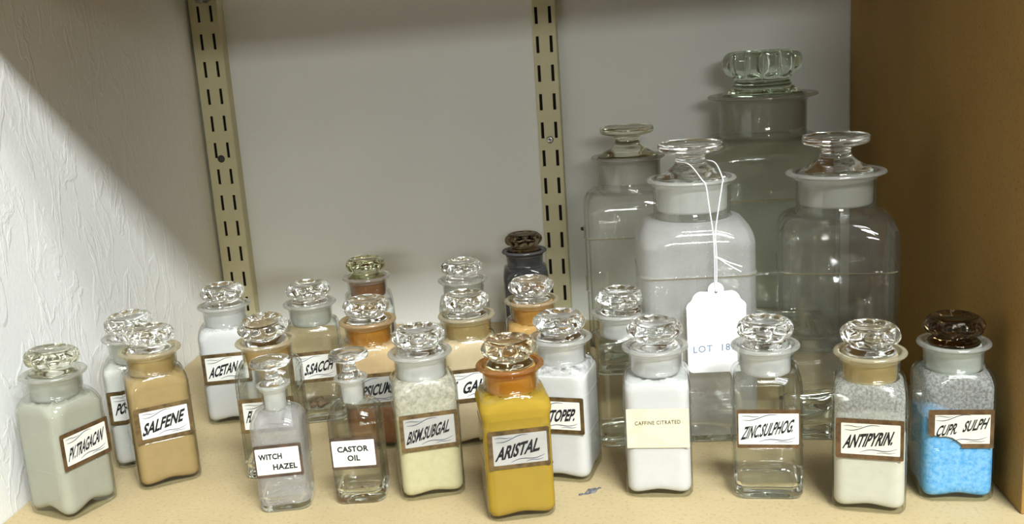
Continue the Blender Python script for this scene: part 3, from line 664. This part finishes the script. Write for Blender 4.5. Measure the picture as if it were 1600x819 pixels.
def standard(label, x0, x1, depth, slots_x, ztop, holes, side_in):
    """slotted steel wall channel: front face with real slots, two flanges, near-black box added inside to paint the shade"""
    t = thing('shelf_standard', label, 'shelf rail', ((x0 + x1) / 2, yb((x0 + x1) / 2) - .0001, 0), WROT, 'slotted wall rails')
    xc = (x0 + x1) / 2; z0, z1 = .0005, .78; yf = -depth; th = .0014
    bm = bmesh.new(); sw, sh, pit = .0035, .0187, .0325
    xs = [x0 - xc + .0015]
    for s in slots_x: xs += [s - xc, s - xc + sw]
    xs.append(x1 - xc - .0015)
    zs = [z0]; k = int(ztop / pit) + 1; z = ztop - k * pit
    while z < z1:
        for q in (z - sh, z):
            if z0 < q < z1: zs.append(q)
        z += pit
    zs.append(z1); zs = sorted(zs)
    first_slot = {round(ztop - i * pit, 5) for i in range(-14, 14)}
    for i in range(len(xs) - 1):
        for j in range(len(zs) - 1):
            if i % 2 == 1 and round(zs[j + 1], 5) in first_slot: continue
            vs = [bm.verts.new(c) for c in ((xs[i], yf, zs[j]), (xs[i + 1], yf, zs[j]), (xs[i + 1], yf, zs[j + 1]), (xs[i], yf, zs[j + 1]))]
            bm.faces.new(vs)
    bmesh.ops.remove_doubles(bm, verts=bm.verts, dist=1e-6)
    r = bmesh.ops.extrude_face_region(bm, geom=list(bm.faces))
    for v in [g for g in r['geom'] if isinstance(g, bmesh.types.BMVert)]: v.co.y += th
    bmesh.ops.recalc_face_normals(bm, faces=bm.faces)
    for sgn in (-1, 1):       # rounded shoulder and flange
        prof = []
        xe = (x1 - xc) if sgn > 0 else (x0 - xc)
        pts = [(xe - sgn * .0015, yf)] + [(xe - sgn * .0015 + sgn * .0015 * math.sin(a), yf + .0015 - .0015 * math.cos(a)) for a in (PI / 8, PI / 4, 3 * PI / 8, PI / 2)] + [(xe, 0), (xe - sgn * .0012, 0), (xe - sgn * .0012, yf + th), (xe - sgn * .0015, yf + th)]
        lo_ = [bm.verts.new((x, y, z0)) for x, y in pts]; hi_ = [bm.verts.new((x, y, z1)) for x, y in pts]
        for i in range(len(pts)):
            j = (i + 1) % len(pts)
            bm.faces.new((lo_[i], lo_[j], hi_[j], hi_[i]) if sgn < 0 else (lo_[j], lo_[i], hi_[i], hi_[j]))
        bm.faces.new(lo_ if sgn > 0 else lo_[::-1]); bm.faces.new(hi_[::-1] if sgn > 0 else hi_)
    bmesh.ops.recalc_face_normals(bm, faces=bm.faces)
    link_bm('channel', bm, [M['rail']], t)
    bm = bmesh.new(); box_bm(bm, x0 - xc + .0016, x1 - xc - .0016, -depth + .0035, -.0002, z0, z1)
    link_bm('slot_shade_box', bm, [M['slot']], t)  # added box, its dark colour stands in for shade inside the hollow channel
    for hx, hz, kind in holes:
        if kind == 'screw':
            V, F = revolve([(0, .0001, 0), (0, .0042, 0), (.0006, .0042, 0), (.0013, .0034, 0), (.0016, .0016, 0), (.0010, .0006, 0), (.0008, .0001, 0)], 32)
            s = link('screw', [(x, -z, y) for x, y, z in V], F, M['steel'], t, True); s.location = (hx - xc, yf - .0001, hz)
            bm = bmesh.new(); box_bm(bm, -.0022, .0022, -.0018, -.0009, -.0004, .0004); box_bm(bm, -.0004, .0004, -.0018, -.0009, -.0022, .0022)
            link_bm('screw_slot', bm, [M['dark_steel']], s)
        else:
            V, F = revolve([(0, .0001, 0), (0, .0045, 0), (.0005, .0045, 0), (.0009, .0036, 0), (.0007, .0001, 0)], 32)
            s = link('screw', [(x, -z, y) for x, y, z in V], F, M['dark_steel'], t, True); s.location = (hx - xc, yf - .0001, hz)
    return t
standard('cream slotted metal wall rail with a dark round screw, near the stucco wall', -.4540, -.4170, .014, (-.4440, -.4280), .4009, [(-.4362, .2186, 'dark')], 1)
standard('cream slotted metal wall rail with a bright cross-head screw, left of the big jars', -.0445, -.0172, .014, (-.0411, -.0255), .3726, [(-.0314, .2221, 'screw')], 1)
# bracket end hooked in the left rail
br = thing('shelf_bracket', 'dull metal shelf bracket tip hooked into the top of the left rail', 'bracket', (-.4324, yb(-.4324) - .0143, .4072)); br.rotation_euler = (0, 0, WROT)
bm = bmesh.new(); box_bm(bm, -.0080, .0060, -.0260, -.0002, .004, .0275, .0015); box_bm(bm, -.0050, .0035, -.0180, -.0002, -.0035, .006, .0012)
link_bm('arm', bm, [M['steel']], br)
bm = bmesh.new(); box_bm(bm, .0042, .0066, -.020, -.0003, -.0015, .020, .0006)
link_bm('hook', bm, [M['steel']], br)
# nail hole plug in the wall and a few crumbs on the shelf
V, F = revolve([(0, .0001, 0), (0, .0022, 0), (.0022, .0020, 0), (.003, .0012, 0), (.0031, .0001, 0)], 20)
nl = link('wall_nail', [(x, -z, y) for x, y, z in V], F, M['dark_steel'], None, True); nl.location = (-.0003, yb(-.0003) - .0001, .1130)
nl['label'] = 'small dark nail head in the back wall, left of the big jars'; nl['category'] = 'nail'

rnf = random.Random(11); bm = bmesh.new()
def flake_piece(cx, cy, rx, ry, rot, hgt):
    top, bot = [], []
    for k in range(14):
        a_ = 2 * PI * k / 14; q = rnf.uniform(.65, 1.1); x_, y_ = rx * q * math.cos(a_), ry * q * math.sin(a_)
        X_, Y_ = cx + x_ * math.cos(rot) - y_ * math.sin(rot), cy + x_ * math.sin(rot) + y_ * math.cos(rot)
        bot.append(bm.verts.new((X_, Y_, .0001))); top.append(bm.verts.new((cx + (X_ - cx) * .7, cy + (Y_ - cy) * .7, hgt * rnf.uniform(.6, 1.2))))
    for k in range(14): bm.faces.new((bot[k], bot[(k + 1) % 14], top[(k + 1) % 14], top[k]))
    bm.faces.new(top); bm.faces.new(bot[::-1])
flake_piece(0, 0, .0070, .0040, .55, .0016); flake_piece(-.0075, -.0045, .0028, .0016, .3, .0007); flake_piece(.006, .0052, .0022, .0014, .9, .0006)
M['flake'] = surf('grey_crumbs', (.07, .07, .075), (.20, .20, .21), 500, .9, .3)
fl = link_bm('debris_flake', bm, [M['flake']]); fl.location = (-.0035, .7115, 0)
fl['label'] = 'small grey crumbly flake lying on the shelf left of the CAFFINE CITRATED bottle'; fl['category'] = 'debris'

# ------------------------------------------------------------------ light
def area(name, loc, target, sx, sy, power, col):
    l = bpy.data.lights.new(name, 'AREA'); l.shape = 'RECTANGLE'; l.size = sx; l.size_y = sy; l.energy = power; l.color = col
    o = bpy.data.objects.new(name, l); COL.objects.link(o); o.location = loc
    o.rotation_euler = (Vector(target) - Vector(loc)).to_track_quat('-Z', 'Y').to_euler(); return o
area('ceiling_tube_light', (.95, -1.50, 2.19), (.95, .85, .1), 1.35, .32, 152, (.95, .995, 1.0))
area('overhead_tube_light', (.95, -.30, 2.15), (.95, .7, 0), 1.4, .25, 24, (.97, 1.0, .98))
area('far_ceiling_tube_light', (.6, -7.5, 1.75), (.6, .85, .1), 1.8, .5, 128, (.985, 1.0, .95))
w = bpy.data.worlds.new('room'); sc.world = w; w.use_nodes = True
nt = w.node_tree; bg = nt.nodes['Background']
tc = nt.nodes.new('ShaderNodeTexCoord'); sp = nt.nodes.new('ShaderNodeSeparateXYZ'); nt.links.new(tc.outputs['Generated'], sp.inputs[0])
mr = nt.nodes.new('ShaderNodeMapRange'); mr.inputs['From Min'].default_value = -1; mr.inputs['From Max'].default_value = 1
nt.links.new(sp.outputs['Z'], mr.inputs[0])
wr = ramp(nt, mr.outputs[0], [(.0, (.20, .16, .11)), (.42, (.30, .27, .22)), (.55, (.55, .54, .50)), (1.0, (.75, .76, .75))])
nt.links.new(wr.outputs[0], bg.inputs[0]); bg.inputs[1].default_value = .50

# ------------------------------------------------------------------ camera
F_PX, TH, RO, YA, H = 1575.0, math.radians(12.5), math.radians(3.8), math.radians(4.2), .34
fw = Vector((-math.sin(YA) * math.cos(TH), math.cos(YA) * math.cos(TH), -math.sin(TH)))
rt = Vector((math.cos(YA), math.sin(YA), 0)); up = rt.cross(fw)
c, s = math.cos(RO), math.sin(RO)
Rr, Uu = rt * c - up * s, rt * s + up * c
cam = bpy.data.cameras.new('camera'); co = bpy.data.objects.new('camera', cam); COL.objects.link(co)
cam.sensor_width = 36; cam.lens = F_PX / 1600 * 36; cam.clip_start = .01
co.matrix_world = Matrix(((Rr.x, Uu.x, -fw.x, 0), (Rr.y, Uu.y, -fw.y, 0), (Rr.z, Uu.z, -fw.z, H), (0, 0, 0, 1)))
sc.camera = co

# ------------------------------------------------------------------ render look
sc.view_settings.view_transform = 'Standard'; sc.view_settings.look = 'None'; sc.view_settings.gamma = 1
sc.view_settings.use_curve_mapping = False; sc.view_settings.exposure = 0.07
cy = sc.cycles
cy.max_bounces = 24; cy.transmission_bounces = 22; cy.glossy_bounces = 8; cy.diffuse_bounces = 5; cy.transparent_max_bounces = 16
cy.caustics_reflective = False; cy.caustics_refractive = True; cy.blur_glossy = 0.8
cy.sample_clamp_indirect = 0.0
cy.use_denoising = True
